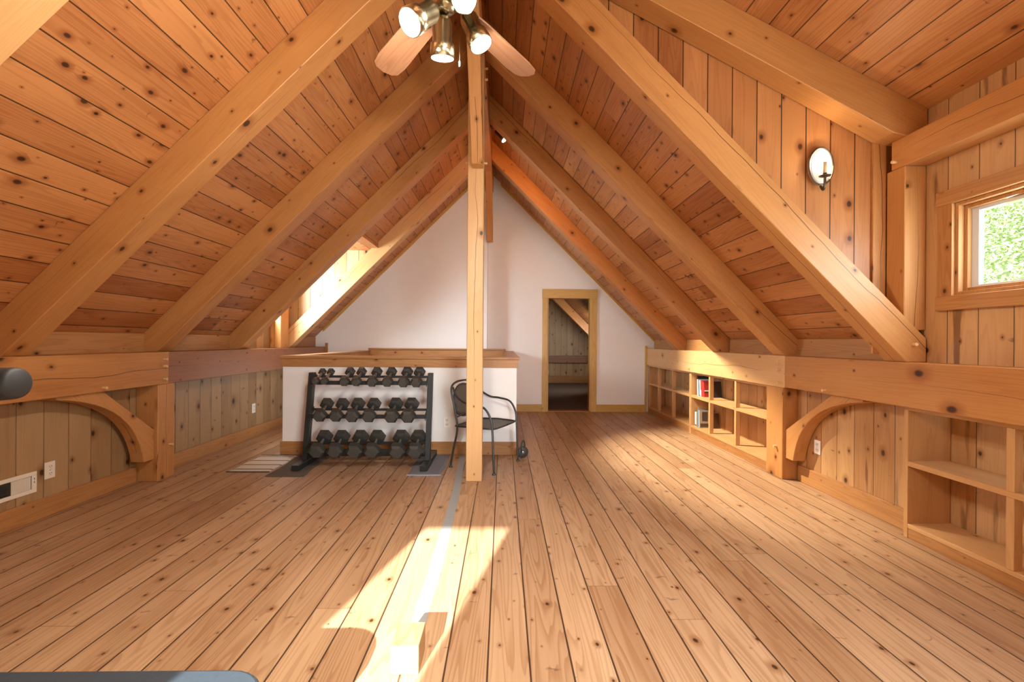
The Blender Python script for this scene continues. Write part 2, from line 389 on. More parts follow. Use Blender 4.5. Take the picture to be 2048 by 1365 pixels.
# left rear dormer
bm = prism([(-1.86, zl(-1.86)), (-3.26, zl(-3.26)-.05), (-3.36, 1.15), (-3.36, 2.62), (-1.95, 2.62)], 'y', 6.745, 6.80)
prism([(-1.86, zl(-1.86)), (-3.26, zl(-3.26)-.05), (-4.2, 1.15), (-4.2, 2.75), (-1.95, 2.75)], 'y', 5.43, 5.485, bm=bm)  # near cheek stretched outdoors, unseen, to keep sun out of the dormer
struct('wall_left_dormer', bm, M['wall_far'], grain=(0, 0, 1), planks=True)
struct('ceiling_left_dormer', bx(-3.6, -1.84, 5.43, 6.80, 2.62, 2.80), M['deck_left'], grain=(0, 1, 0), planks=True)
LY0, LY1, LZ0, LZ1 = 5.58, 6.24, 1.545, 2.46
bm = bmesh.new()
for a in ((5.485, LY0, 1.27, 2.62), (LY1, 6.745, 1.27, 2.62), (LY0, LY1, LZ1, 2.62), (LY0, LY1, 1.27, LZ0)): box(bm, -3.35, -3.25, *a)
struct('wall_left_dormer_front', bm, M['wall_left'], grain=(0, 0, 1), planks=True)
struct('trim_2', bx(-3.25, -3.18, 5.49, 6.268, LZ0-.026, LZ0, bev=.003), M['trim'], grain=(0, 1, 0))
struct('trim_13', bx(-3.249, -3.20, 6.70, 6.744, 1.3, 2.6, bev=.003), M['trim'], grain=(0, 0, 1))

# white gable with the doorway
DX0, DX1, DZ = .80, 1.585, 2.045
bm = bmesh.new()
prism([(-.30, 0), (DX0, 0), (DX0, DZ), (DX1, DZ), (DX1, 0), (2.93, 0), (2.93, zr(2.93)), (RX, RZ), (-.30, 4.25)], 'y', YB, YB+.12, bm=bm)
struct('wall_back', bm, M['white'])
struct('wall_back_left', prism([(XL-.05, 0), (-.28, 0), (-.28, 4.27), (XL-.05, zl(XL-.05))], 'y', YBL, YB+.12), M['white'])
# half wall around the stairwell
HX0, HX1, HY, HZ = -2.43, .155, 4.97, 1.06
bm = bmesh.new()
box(bm, HX0, HX1, HY, HY+.11, 0, HZ); box(bm, HX0, HX0+.11, HY+.11, YBL, 0, HZ); box(bm, HX1-.11, HX1, HY+.11, YB, 0, HZ)
struct('wall_stairwell', bm, M['white'])
bm = bmesh.new(); e = .033
box(bm, HX0-e, HX1+e, HY-e, HY+.11+e, HZ, HZ+.03, bev=.004)
struct('trim_3', bm, M['trim'], grain=(1, 0, 0))
bm = bmesh.new()
box(bm, HX0-e, HX0+.11+e, HY+.11+e, YBL, HZ, HZ+.03, bev=.004); box(bm, HX1-.11-e, HX1+e, HY+.11+e, YB, HZ, HZ+.03, bev=.004)
struct('trim_4', bm, M['trim'], grain=(0, 1, 0))
bm = bmesh.new()
box(bm, HX0-.016, HX1+.016, HY-.016, HY, HZ-.09, HZ, bev=.003); box(bm, HX0+.11, HX1-.11, HY+.11, HY+.125, HZ-.09, HZ, bev=.003)
box(bm, HX0+.11, HX1-.11, YBL-.018, YBL, HZ-.12, HZ+.05, bev=.003); box(bm, HX0+.11, HX1-.11, YBL-.05, YBL, HZ+.05, HZ+.072, bev=.003)
struct('trim_5', bm, M['trim'], grain=(1, 0, 0))
bm = bmesh.new()
box(bm, HX1, HX1+.016, HY, YB, HZ-.09, HZ, bev=.003); box(bm, HX0+.11, HX0+.126, HY+.125, YBL, HZ-.09, HZ, bev=.003); box(bm, HX0-.016, HX0, HY, YBL, HZ-.09, HZ, bev=.003)
struct('trim_6', bm, M['trim'], grain=(0, 1, 0))
# baseboards
BH = .135
struct('baseboard_stairwell', bx(HX0-.018, HX1+.004, HY-.018, HY, 0, BH+.01, bev=.003), M['trim'], grain=(1, 0, 0))
struct('baseboard_stairwell_side', bx(HX1, HX1+.018, HY, YB, 0, BH, bev=.003), M['trim'], grain=(0, 1, 0))
struct('baseboard_back', box(bx(HX1+.018, DX0-.095, YB-.018, YB, 0, BH, bev=.003), DX1+.105, 2.60, YB-.018, YB, 0, BH, bev=.003), M['trim_gold'], grain=(1, 0, 0))
struct('baseboard_right', bx(XR-.02, XR, 2.89, 4.06, 0, BH+.01, bev=.003), M['trim'], grain=(0, 1, 0))
struct('baseboard_left', box(bx(XL, XL+.02, YF, 4.0, 0, BH, bev=.003), XL, XL+.02, 4.22, YBL, 0, BH, bev=.003), M['trim'], grain=(0, 1, 0))
struct('trim_11', bx(XR-.016, XR-.001, 3.02, YB, PZ1, 1.305, bev=.002), M['trim'], grain=(0, 1, 0))
struct('trim_12', box(bx(XL+.001, XL+.016, YF, 5.49, PZ1, 1.315, bev=.002), XL+.001, XL+.016, 6.74, YBL, PZ1, 1.315, bev=.002), M['trim'], grain=(0, 1, 0))
# trim strips where the gable meets the roof boards
def along(poly): return prism(poly, 'y', YB-.03, YB)
struct('trim_7', prism([(RX+.2, zr(RX+.2)), (2.745, zr(2.745)), (2.745, zr(2.745)-.045), (RX+.2, zr(RX+.2)-.045)], 'y', YB-.03, YB), M['trim_gold'], grain=(1, 0, -1))
struct('trim_8', prism([(RX-.0, RZ), (-3.10, zl(-3.10)), (-3.10, zl(-3.10)-.05), (RX-.0, RZ-.05)], 'y', YBL-.04, YBL), M['trim_gold'], grain=(1, 0, 1))
struct('trim_9', bx(2.565, 2.60, YB-.03, YB, 0, 1.20, bev=.003), M['trim_gold'], grain=(0, 0, 1))
struct('trim_10', bx(-3.06, -3.02, YBL-.03, YBL, .8, 1.215, bev=.003), M['trim'], grain=(0, 0, 1))
# door opening
d1 = struct('door_1', bx(DX0-.095, DX0, YB-.024, YB, 0, DZ, bev=.003), M['trim_gold'], grain=(0, 0, 1))
dg = Grp(d1, (0, 0, 0))
obj('casing', bx(DX1, DX1+.105, YB-.024, YB, 0, DZ, bev=.003), M['trim_gold'], dg, grain=(0, 0, 1))
obj('head_casing', bx(DX0-.10, DX1+.11, YB-.028, YB, DZ, DZ+.165, bev=.003), M['trim_gold'], dg, grain=(1, 0, 0))
bm = bx(DX0, DX0+.02, YB, YB+.14, 0, DZ); box(bm, DX1-.02, DX1, YB, YB+.14, 0, DZ)
obj('jamb', bm, M['trim_gold'], dg, grain=(0, 0, 1))
obj('threshold', bx(DX0, DX1, YB, YB+.14, 0, .012), M['trim'], dg, grain=(1, 0, 0))
# room beyond the door
struct('floor_far_room', bx(-3.3, 3.0, YB+.12, 14.2, -.05, 0), M['carpet'])
struct('wall_far_room', bx(-3.3, 3.0, 13.6, 13.7, 0, 4.3), M['wall_far'], grain=(0, 0, 1), planks=True)
struct('baseboard_far_room', bx(-3.3, 3.0, 13.57, 13.6, 0, .22, bev=.003), M['trim'], grain=(1, 0, 0))
bm = bx(2.75, 2.85, YB+.12, 12.2, 0, 1.4); box(bm, 2.75, 2.85, 12.2, 13.7, 0, 1.4)
struct('wall_far_room_right', bm, M['wall_far'], grain=(0, 0, 1), planks=True)
struct('wall_far_room_left', bx(-3.35, -3.25, YB+.12, 13.7, 0, 1.4), M['wall_far'], grain=(0, 0, 1), planks=True)
# front gable, behind the camera, with the window the sun comes through
GX0, GX1, GZ0, GZ1 = -1.765, -1.17, .45, 2.057
KX0, KX1, KZ0, KZ1 = .1, 2.1, .7, 2.15
bm = bmesh.new()
box(bm, -3.4, GX0, YF-.1, YF, 0, 3.2); box(bm, GX1, KX0, YF-.1, YF, 0, 3.2); box(bm, KX1, 2.95, YF-.1, YF, 0, 3.2)
box(bm, GX0, GX1, YF-.1, YF, 0, GZ0); box(bm, GX0, GX1, YF-.1, YF, GZ1, 3.2); box(bm, KX0, KX1, YF-.1, YF, 0, KZ0); box(bm, KX0, KX1, YF-.1, YF, KZ1, 3.2)
prism([(-3.4, 3.2), (2.95, 3.2), (2.95, 3.3), (RX, 4.4), (-3.4, 3.3)], 'y', YF-.1, YF, bm=bm)
struct('wall_front', bm, M['wall_left'], grain=(0, 0, 1), planks=True)

def window(name, axis, pos, a0, a1, z0, z1, inward, full=True, depth=.09):
    """a window in a wall: lining, stops, sash and pane; axis = wall normal axis"""
    def B(bm, d0, d1, p0, p1, q0, q1, bev=.002):
        d0, d1 = sorted((pos+inward*d0, pos+inward*d1))
        if axis == 'x': box(bm, d0, d1, p0, p1, q0, q1, bev=bev)
        else: box(bm, p0, p1, d0, d1, q0, q1, bev=bev)
        return bm
    bm = bmesh.new(); w = .022
    for a in ((a0, a0+w, z0, z1), (a1-w, a1, z0, z1), (a0+w, a1-w, z0, z0+w), (a0+w, a1-w, z1-w, z1)): B(bm, -depth, .003, *a)
    root = struct(name, bm, M['trim'], grain=(0, 0, 1)); g = Grp(root, (0, 0, 0))
    bm = bmesh.new(); w2 = .045
    for a in ((a0+w, a0+w2, z0+w, z1-w), (a1-w2, a1-w, z0+w, z1-w), (a0+w2, a1-w2, z0+w, z0+w2), (a0+w2, a1-w2, z1-w2, z1-w)): B(bm, -.055, -.03, *a)
    obj('stop', bm, M['trim'], g, grain=(0, 0, 1))
    bm = bmesh.new(); w3 = .085
    for a in ((a0+w, a0+w3, z0+w, z1-w), (a1-w3, a1-w, z0+w, z1-w), (a0+w3, a1-w3, z0+w, z0+w3*.7), (a0+w3, a1-w3, z1-w3*.8, z1-w)): B(bm, -.085, -.056, *a)
    obj('sash', bm, M['vinyl_frame'], g)
    bm = bmesh.new(); B(bm, -.074, -.07, a0+w3-.01, a1-w3+.01, z0+w3*.7-.01, z1-w3*.8+.01, bev=0)
    obj('pane', bm, M['glass'], g)
    if full:
        bm = bmesh.new(); B(bm, 0, .022, a0-.10, a0, z0, z1); B(bm, 0, .022, a1, a1+.095, z0, z1)
        obj('casing', bm, M['trim'], g, grain=(0, 0, 1))
        lg = (0, 1, 0) if axis == 'x' else (1, 0, 0)
        bm = bmesh.new(); B(bm, 0, .026, a0-.105, a1+.10, z1, z1+.088); obj('head_casing', bm, M['trim'], g, grain=lg)
        bm = bmesh.new(); B(bm, 0, .03, a0-.105, a1+.10, z0-.088, z0, bev=.004); obj('sill', bm, M['trim'], g, grain=lg)
    return g
window('window_1', 'x', XR, WY0, WY1, WZ0, WZ1, -1)
window('window_2', 'x', XR, SY0, SY1, WZ0, WZ1, -1)
window('window_3', 'y', YF, GX0-.07, GX1+.07, GZ0-.07, GZ1+.07, 1)
g4 = window('window_added', 'y', YF, KX0, KX1, KZ0, KZ1, 1)  # unseen window put in behind the camera to hold fill lamps
window('window_5', 'x', -3.25, LY0, LY1, LZ0, LZ1, 1, full=False)
tag(obj('added_blind', bx(KX0+.03, KX1-.03, YF-.02, YF-.012, KZ0+.02, KZ1-.02), plain('blind_cloth', (.7, .68, .62, 1), .9)), 'added cream blind, unseen, keeping the sun out behind the camera', 'blind')  # added blind shuts the sun out of that window

# ------------------------------------------------------------------ timber frame
def timber(name, label, bm, mat, grain, pegs=(), bevless=False):
    o = obj(name, bm, M[mat], grain=grain); tag(o, label, 'timber'); g = asp(o)
    for p, d in pegs: peg(g, p, d)
    return g
def rafter_r(y, mat, label, pegs=()):
    xr = RX+.07; s = PZ1
    poly = [(xr, BR-xr), (BR-s, s), (2.745, s), (2.745, zr(2.745)), (xr, zr(xr))]
    return timber('roof_rafter', label, prism(poly, 'y', y, y+RW, bev=.004), mat, (1, 0, -1), pegs)
def rafter_l(y, mat, label, pegs=()):
    xr = RX-.07; s = PZ1
    poly = [(xr, BL+xr), (s-BL, s), (XL+.005, s), (XL+.005, zl(XL+.005)), (xr, zl(xr))]
    return timber('roof_rafter', label, prism(poly, 'y', y, y+RW, bev=.004), mat, (1, 0, 1), pegs)
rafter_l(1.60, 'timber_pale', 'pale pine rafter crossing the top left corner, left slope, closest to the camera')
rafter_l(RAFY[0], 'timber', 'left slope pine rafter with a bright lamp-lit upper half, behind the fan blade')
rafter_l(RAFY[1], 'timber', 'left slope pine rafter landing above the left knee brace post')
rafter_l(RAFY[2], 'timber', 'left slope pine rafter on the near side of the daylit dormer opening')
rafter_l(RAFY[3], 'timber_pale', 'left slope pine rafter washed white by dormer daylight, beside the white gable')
rafter_r(RAFY[0], 'timber', 'long cracked pine rafter running below the candle sconce to the dormer post', [((2.66, RAFY[0]+.004, 1.265), (-.1, -1, .05))])
rafter_r(RAFY[1], 'timber', 'right slope pine rafter landing above the right knee brace post')
rafter_r(RAFY[2], 'timber', 'right slope pine rafter second from the doorway gable')
rafter_r(RAFY[3], 'timber', 'right slope pine rafter nearest the doorway gable, its knotty foot above the bookcase')
x0 = RX+.07
zb = lambda x: 3.94-.5165*x
timber('dormer_rafter', 'shallow dormer rafter above the candle sconce, ending on the header timber', prism([(x0, zb(x0)), (2.52, zb(2.52)), (2.60, 2.62), (2.745, 2.62), (2.745, zd(2.745)), (x0, zd(x0))], 'y', RAFY[0], RAFY[0]+RW, bev=.004), 'timber', (1, 0, -.51))
timber('dormer_post', 'short square pine post in the dormer corner, standing on the long cracked rafter', bx(2.605, XR-.002, 2.84, 2.978, 1.36, 2.43, bev=.004), 'timber', (0, 0, 1))
timber('dormer_post', 'pine post at the left rear dormer window, in front of its daylit corner', bx(-3.248, -3.10, 6.27, 6.50, PZ1+.001, 2.60, bev=.004), 'timber', (0, 0, 1))
timber('header_timber', 'pine header timber over the dormer window, on the short corner post', bx(2.60, XR-.002, YF+.002, 2.938, 2.43, 2.62, bev=.004), 'timber', (0, 1, 0), [((2.60, 2.90, 2.475), (-1, 0, 0))])
timber('plate_timber', 'near right wall plate timber above the window-side bookcase and knee brace', bx(2.60, 2.748, YF+.002, 4.05, PZ0, PZ1, bev=.004), 'timber', (0, 1, 0), [((2.60, 3.53, .89), (-1, 0, 0))])
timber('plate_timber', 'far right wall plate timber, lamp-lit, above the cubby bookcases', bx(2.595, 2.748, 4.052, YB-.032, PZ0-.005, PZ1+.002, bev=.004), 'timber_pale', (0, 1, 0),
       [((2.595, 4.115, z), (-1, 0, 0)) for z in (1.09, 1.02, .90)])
timber('plate_timber', 'near left wall plate timber above the wall vent and knee brace', bx(-3.248, -3.05, YF+.002, 4.13, PZ0, PZ1, bev=.004), 'timber', (0, 1, 0),
       [((-3.05, 4.07, z), (1, 0, 0)) for z in (1.085, 1.02, .905)]+[((-3.05, 3.46, .89), (1, 0, 0))])
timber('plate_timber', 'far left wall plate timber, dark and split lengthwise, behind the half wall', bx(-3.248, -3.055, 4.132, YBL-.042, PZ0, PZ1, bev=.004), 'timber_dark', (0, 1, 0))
timber('ridge_timber', 'ridge timber at the roof peak behind the ceiling fan', bx(RX-.07, RX+.07, YF, YBL, 3.86, RZ-.06, bev=.004), 'timber', (0, 1, 0))
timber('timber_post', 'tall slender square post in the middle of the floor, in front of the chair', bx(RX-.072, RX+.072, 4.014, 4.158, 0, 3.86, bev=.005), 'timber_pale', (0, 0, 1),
       [((RX-.07, 4.09, 2.90), (-1, 0, 0)), ((RX+.07, 4.09, 2.90), (1, 0, 0)), ((RX+.07, 4.09, 3.77), (1, 0, 0)), ((RX+.07, 4.09, 3.67), (1, 0, 0))])
timber('timber_post', 'stout pine post at the near end of the cubby bookcases', bx(2.602, 2.748, 4.085, 4.33, 0, PZ0-.005, bev=.004), 'timber', (0, 0, 1), [((2.602, 4.17, .29), (-1, 0, 0))])
timber('timber_post', 'stout pine post against the left knee wall, carrying the left knee brace', bx(-3.248, -3.055, 4.01, 4.21, 0, PZ0, bev=.004), 'timber', (0, 0, 1), [((-3.055, 4.15, .30), (1, 0, 0))])
def brace(yp, y_in, x0, x1, label):
    """curved knee brace between the post face at yp and the plate underside"""
    poly = [(yp, .20), (yp, .46), (3.50, PZ0), (y_in, PZ0)]
    n = 12; a = V(y_in, PZ0-.022, 0); b = V(yp-.11, .20, 0); c = V(yp-.20, .74, 0)
    for i in range(n+1):
        t = i/n; p = a*(1-t)**2+c*2*t*(1-t)+b*t*t; poly.append((p.x, p.y))
    return timber('knee_brace', label, prism(poly, 'x', x0, x1, bev=.004), 'timber', (0, 1, -1))
brace(4.084, 3.20, 2.63, 2.745, 'curved knee brace under the right plate timber, left of the window-side bookcase')
brace(4.009, 3.14, -3.20, -3.085, 'curved knee brace under the left plate timber, above the left baseboard')
def ridge_brace(y0, z0, sgn, label):
    """brace from a post up to the ridge timber; bottom square cut"""
    L = 3.86-z0
    poly = [(y0, z0), (y0+sgn*.115, z0)]
    n = 10
    for i in range(1, n+1):
        t = i/n; poly.append((y0+sgn*(.115+(L-.02)*t+.13*0-(.09*math.sin(PI*t))), z0+(L-.02)*t+.02*t))
    poly += [(y0+sgn*(L-.17), 3.86), (y0, z0+.25)]
    return timber('ridge_brace', label, prism(poly, 'x', RX-.05+.018, RX+.05+.018, bev=.004), 'timber', (0, 1, sgn))
ridge_brace(4.012, 2.82, -1, 'narrow brace leaning from the middle post up to the ridge')
ridge_brace(YBL-.002, 2.985, -1, 'dark narrow brace hanging at the gable, seen past the right edge of the middle post')
timber('roof_rafter', 'dim rafter seen through the doorway in the far room', prism([(-.2, 3.95), (2.6, 1.16), (2.745, 1.16), (2.745, 1.30), (-.2, 4.22)], 'y', 12.0, 12.2, bev=.004), 'timber', (1, 0, -1))
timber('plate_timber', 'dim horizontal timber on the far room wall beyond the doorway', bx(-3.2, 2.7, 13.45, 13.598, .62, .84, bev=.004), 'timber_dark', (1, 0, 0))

# ------------------------------------------------------------------ bookcases
def bookcase(label, y0, y1, stiles, face=2.62, back=2.915, zb=.115, zs=.505, zt=PZ0-.006, n_mid=1, ends=(True, True)):
    g = thing('bookcase', label, 'bookcase', ((face+back)/2, (y0+y1)/2, 0))
    W = M['case']; t = .03
    obj('side_panel', bx(face, back, y0, y0+t, 0, zt, bev=.002), W, g, grain=(0, 0, 1))
    obj('side_panel', bx(face, back, y1-t, y1, 0, zt, bev=.002), W, g, grain=(0, 0, 1))
    obj('bottom_shelf', bx(face, back, y0+t, y1-t, zb-.028, zb, bev=.002), W, g, grain=(0, 1, 0))
    obj('shelf', bx(face, back, y0+t, y1-t, zs, zs+.033, bev=.002), W, g, grain=(0, 1, 0))
    obj('toe_board', bx(face+.004, face+.03, y0+t, y1-t, 0, zb-.028, bev=.002), M['trim'], g, grain=(0, 1, 0))
    obj('top_rail', bx(face-.002, face+.05, y0+t, y1-t, zt-.022, zt, bev=.002), W, g, grain=(0, 1, 0))
    for s in stiles:
        obj('stile', bx(face-.003, face+.045, s-.019, s+.019, zb, zs, bev=.002), W, g, grain=(0, 0, 1))
        obj('stile', bx(face-.003, face+.045, s-.019, s+.019, zs+.033, zt-.022, bev=.002), W, g, grain=(0, 0, 1))
    return g
bookcase('built-in cubby bookcase nearest the doorway, empty, under the right plate', 6.17, YB-.035, (7.44, 6.815))
bookcase('built-in cubby bookcase holding the books, under the right plate', 4.335, 6.165, (5.585, 4.956))
bookcase('open built-in bookcase at the right edge, below the dormer window', 1.0, 2.885, (2.266, 1.64), face=2.65, back=2.935, zb=.095, zs=.470, zt=PZ0-.004)

def book(label, y, x, z, th, h, d, col, lean=0.0, rotz=0.0, page=(.75, .70, .60, 1), band=None, group='books in the cubby bookcase'):
    """cover block with page block; spine faces the room (-x); y is the near side of the foot"""
    g = thing('book', label, 'book', (x, y, z), group)
    cv = plain('book_cover', col, .45)
    c = .0025; L = (x, y, z)
    bm = bmesh.new()
    box(bm, x, x+d, y, y+c, z, z+h); box(bm, x, x+d, y+th-c, y+th, z, z+h); box(bm, x, x+c*1.6, y+c, y+th-c, z, z+h)
    obj('cover', bm, cv, g)
    obj('pages', bx(x+c*1.6, x+d-.004, y+c, y+th-c, z+.004, z+h-.004), plain('book_pages', page, .8), g)
    if band: obj('spine_band', bx(x-.0008, x, y+.003, y+th-.003, z+h*band[0], z+h*band[1]), plain('book_band', band[2], .5), g)
    g.o.rotation_euler = (lean, 0, rotz)      # lean tips the top towards the far end (+y) when negative
    return g
S = .5385
def bk(y): return y
book('tall black book at the far end of the upper shelf row', 6.088, 2.70, S, .024, .265, .17, (.02, .025, .03, 1), -.07)
book('white paperback leaning on the tall black book, upper cubby shelf', 6.058, 2.685, S, .028, .225, .15, (.80, .80, .78, 1), -.07)
book('slate grey book between the white paperback and the teal book, upper cubby shelf', 6.030, 2.685, S, .026, .215, .15, (.36, .44, .48, 1), -.07, band=(.78, .95, (.55, .42, .28, 1)))
book('teal blue book in the upper cubby shelf row', 6.002, 2.68, S, .026, .215, .15, (.03, .14, .22, 1), -.07)
book('white spined book with a navy foot between teal and red books', 5.974, 2.68, S, .026, .22, .15, (.82, .82, .80, 1), -.07, band=(.0, .08, (.05, .06, .15, 1)))
book('red and white book nearest the cubby stile, upper shelf', 5.943, 2.68, S, .029, .215, .15, (.72, .10, .09, 1), -.07, band=(.02, .42, (.80, .76, .72, 1)))
book('crimson book behind the cubby stile, upper shelf', 5.914, 2.69, S, .027, .205, .15, (.5, .05, .05, 1), -.07)
bg = book('dark red book with black and white bands, right of the cubby stile', 5.880, 2.69, S, .03, .20, .145, (.42, .03, .025, 1), -.07)
obj('cover_band', bx(2.692, 2.833, 5.8785, 5.88, S+.055, S+.075), plain('band_black', (.03, .02, .02, 1), .5), bg)
obj('cover_band', bx(2.692, 2.833, 5.8785, 5.88, S+.076, S+.092), plain('band_white', (.78, .75, .7, 1), .5), bg)
book('black book slanting at the right end of the upper shelf row', 5.820, 2.77, S, .022, .215, .13, (.03, .022, .02, 1), -.16)
S2 = .1165
book('white book with a dark foot, on the lower cubby shelf', 6.050, 2.66, S2, .05, .195, .112, (.78, .76, .72, 1), -.02, band=(.02, .12, (.10, .06, .05, 1)))
book('small brown book between white and blue books, lower cubby shelf', 6.012, 2.67, S2, .03, .13, .11, (.20, .08, .05, 1), -.03)
book('tall slate blue book on the lower cubby shelf', 5.975, 2.655, S2, .032, .245, .17, (.13, .22, .32, 1), -.03)
bg = book('picture covered book facing the camera, lower cubby shelf', 5.940, 2.655, S2, .03, .235, .16, (.46, .45, .42, 1), -.03)
obj('cover_picture', box(bx(2.69, 2.765, 5.9385, 5.94, S2+.09, S2+.215), 2.665, 2.805, 5.9385, 5.94, S2+.01, S2+.06), plain('picture_print', (.13, .10, .08, 1), .5, noise=.6, scale=40), bg)
book('dark brown book standing behind the cubby stile, lower shelf', 5.895, 2.79, S2, .03, .20, .10, (.09, .045, .03, 1), -.03)

# ------------------------------------------------------------------ wall fittings
def outlet(label, p, axis, sgn, col='plastic', mat2='cream'):
    """plate centred at p on a wall whose outward normal is sgn*axis"""
    g = thing('wall_outlet', label, 'outlet', p, 'wall outlets')
    def B(bm, a0, a1, z0, z1, d0, d1, bev=0.0):
        d0, d1 = sorted((sgn*d0, sgn*d1))
        if axis == 'x': box(bm, p[0]+d0, p[0]+d1, p[1]+a0, p[1]+a1, p[2]+z0, p[2]+z1, bev=bev)
        else: box(bm, p[0]+a0, p[0]+a1, p[1]+d0, p[1]+d1, p[2]+z0, p[2]+z1, bev=bev)
        return bm
    obj('cover_plate', B(bmesh.new(), -.037, .037, -.06, .06, 0, .006, .002), M[col], g)
    for s in (-1, 1):
        r = obj('socket', B(bmesh.new(), -.017, .017, s*.024-.014, s*.024+.014, .006, .0085, .001), M[mat2], g)
        bm = B(bmesh.new(), -.009, -.006, s*.024-.001, s*.024+.008, .0085, .009); B(bm, .006, .009, s*.024-.001, s*.024+.008, .0085, .009); B(bm, -.002, .002, s*.024-.010, s*.024-.006, .0085, .009)
        obj('slots', bm, M['dark_slot'], sub(r, g))
    obj('screw', B(bmesh.new(), -.003, .003, -.003, .003, .006, .0075), M['chrome'], g)
outlet('cream wall outlet beside the white floor vent on the left knee wall', (XL, 3.262, .32), 'x', 1, 'cream')
outlet('white outlet on the far left knee wall, behind the half wall corner', (XL, 5.876, .369), 'x', 1)
outlet('white outlet on the right knee wall under the curved brace', (XR, 3.825, .362), 'x', -1)
outlet('white outlet on the half wall between dumbbell rack and chair', (-.617, HY, .36), 'y', -1)
g = thing('wall_outlet', 'tiny white outlet low on the far room wall, seen through the doorway', 'outlet', (1.36, 13.6, .33), 'wall outlets')
obj('cover_plate', bx(1.32, 1.40, 13.575, 13.6, .27, .39, bev=.002), M['plastic'], g)
# supply air vent
g = thing('wall_vent', 'white metal wall vent low on the left knee wall, left edge', 'vent', (XL, 2.99, .268))
obj('frame', box(box(box(bx(XL, XL+.008, 2.81, 3.17, .195, .222, bev=.002), XL, XL+.008, 2.81, 3.17, .314, .341, bev=.002), XL, XL+.008, 3.137, 3.17, .222, .314, bev=.002), XL, XL+.008, 2.81, 2.843, .222, .314, bev=.002), M['cream'], g)
obj('backing', bx(XL, XL+.002, 2.843, 3.137, .222, .314), M['dark_slot'], g)
for i in range(14):
    y = 3.128-i*.0088
    obj('fin', bx(XL+.002, XL+.007, y-.0052, y+.001, .224, .312), M['cream'], g)
for i in range(4): obj('louver', bx(XL+.002, XL+.006, 2.85, 2.985, .230+i*.021, .236+i*.021), M['black_steel'], g)
obj('lever', box(bx(XL+.008, XL+.0088, 3.150, 3.154, .262, .275), XL+.008, XL+.0088, 3.150, 3.154, .285, .298), M['dark_slot'], g)

# candle sconce
SX, SZ, SY = 2.143, 2.468, yc
g = thing('wall_sconce', 'lit oval silver candle sconce on the pine dormer wall', 'sconce', (SX, SY, SZ))
def oval(a, b, y0, y1, bm=None, seg=40, x=SX, z=SZ):
    return prism([(x+a*math.cos(2*PI*i/seg), z+b*math.sin(2*PI*i/seg)) for i in range(seg)], 'y', y0, y1, bm=bm)
def ovalring(a, b, r, y):
    bm = bmesh.new(); pts = [(SX+a*math.cos(2*PI*i/40), y, SZ+b*math.sin(2*PI*i/40)) for i in range(41)]
    return tube(pts, r, 8, bm, 0)
obj('back_plate', oval(.083, .126, SY-.032, SY-.02), M['mirror'], g)
obj('rim', ovalring(.083, .126, .006, SY-.033), M['pewter'], g)
obj('inner_bead', ovalring(.066, .108, .003, SY-.033), M['mirror'], g)
obj('wall_mount', cyl((SX, SY-.02, SZ-.09), (SX, SY, SZ-.09), .02), M['pewter'], g)
obj('arm', tube([(SX, SY-.03, SZ-.135), (SX, SY-.05, SZ-.165), (SX-.006, SY-.07, SZ-.16), (SX-.008, SY-.08, SZ-.135), (SX-.008, SY-.08, SZ-.085)], .008), M['pewter'], g, smooth=True)
obj('drip_pan', lathe([(0, 0), (.012, .002), (.034, .010), (.036, .013), (.012, .008), (.012, .03), (0, .03)], (SX-.008, SY-.08, SZ-.095)), M['pewter'], g, smooth=True)
obj('candle_sleeve', cyl((SX-.008, SY-.08, SZ-.066), (SX-.008, SY-.08, SZ+.01), .0105), M['candle'], g, smooth=True)
obj('flame_bulb', lathe([(.006, 0), (.012, .012), (.013, .025), (.008, .045), (0, .064)], (SX-.008, SY-.08, SZ+.01)), M['flame'], g, smooth=True)

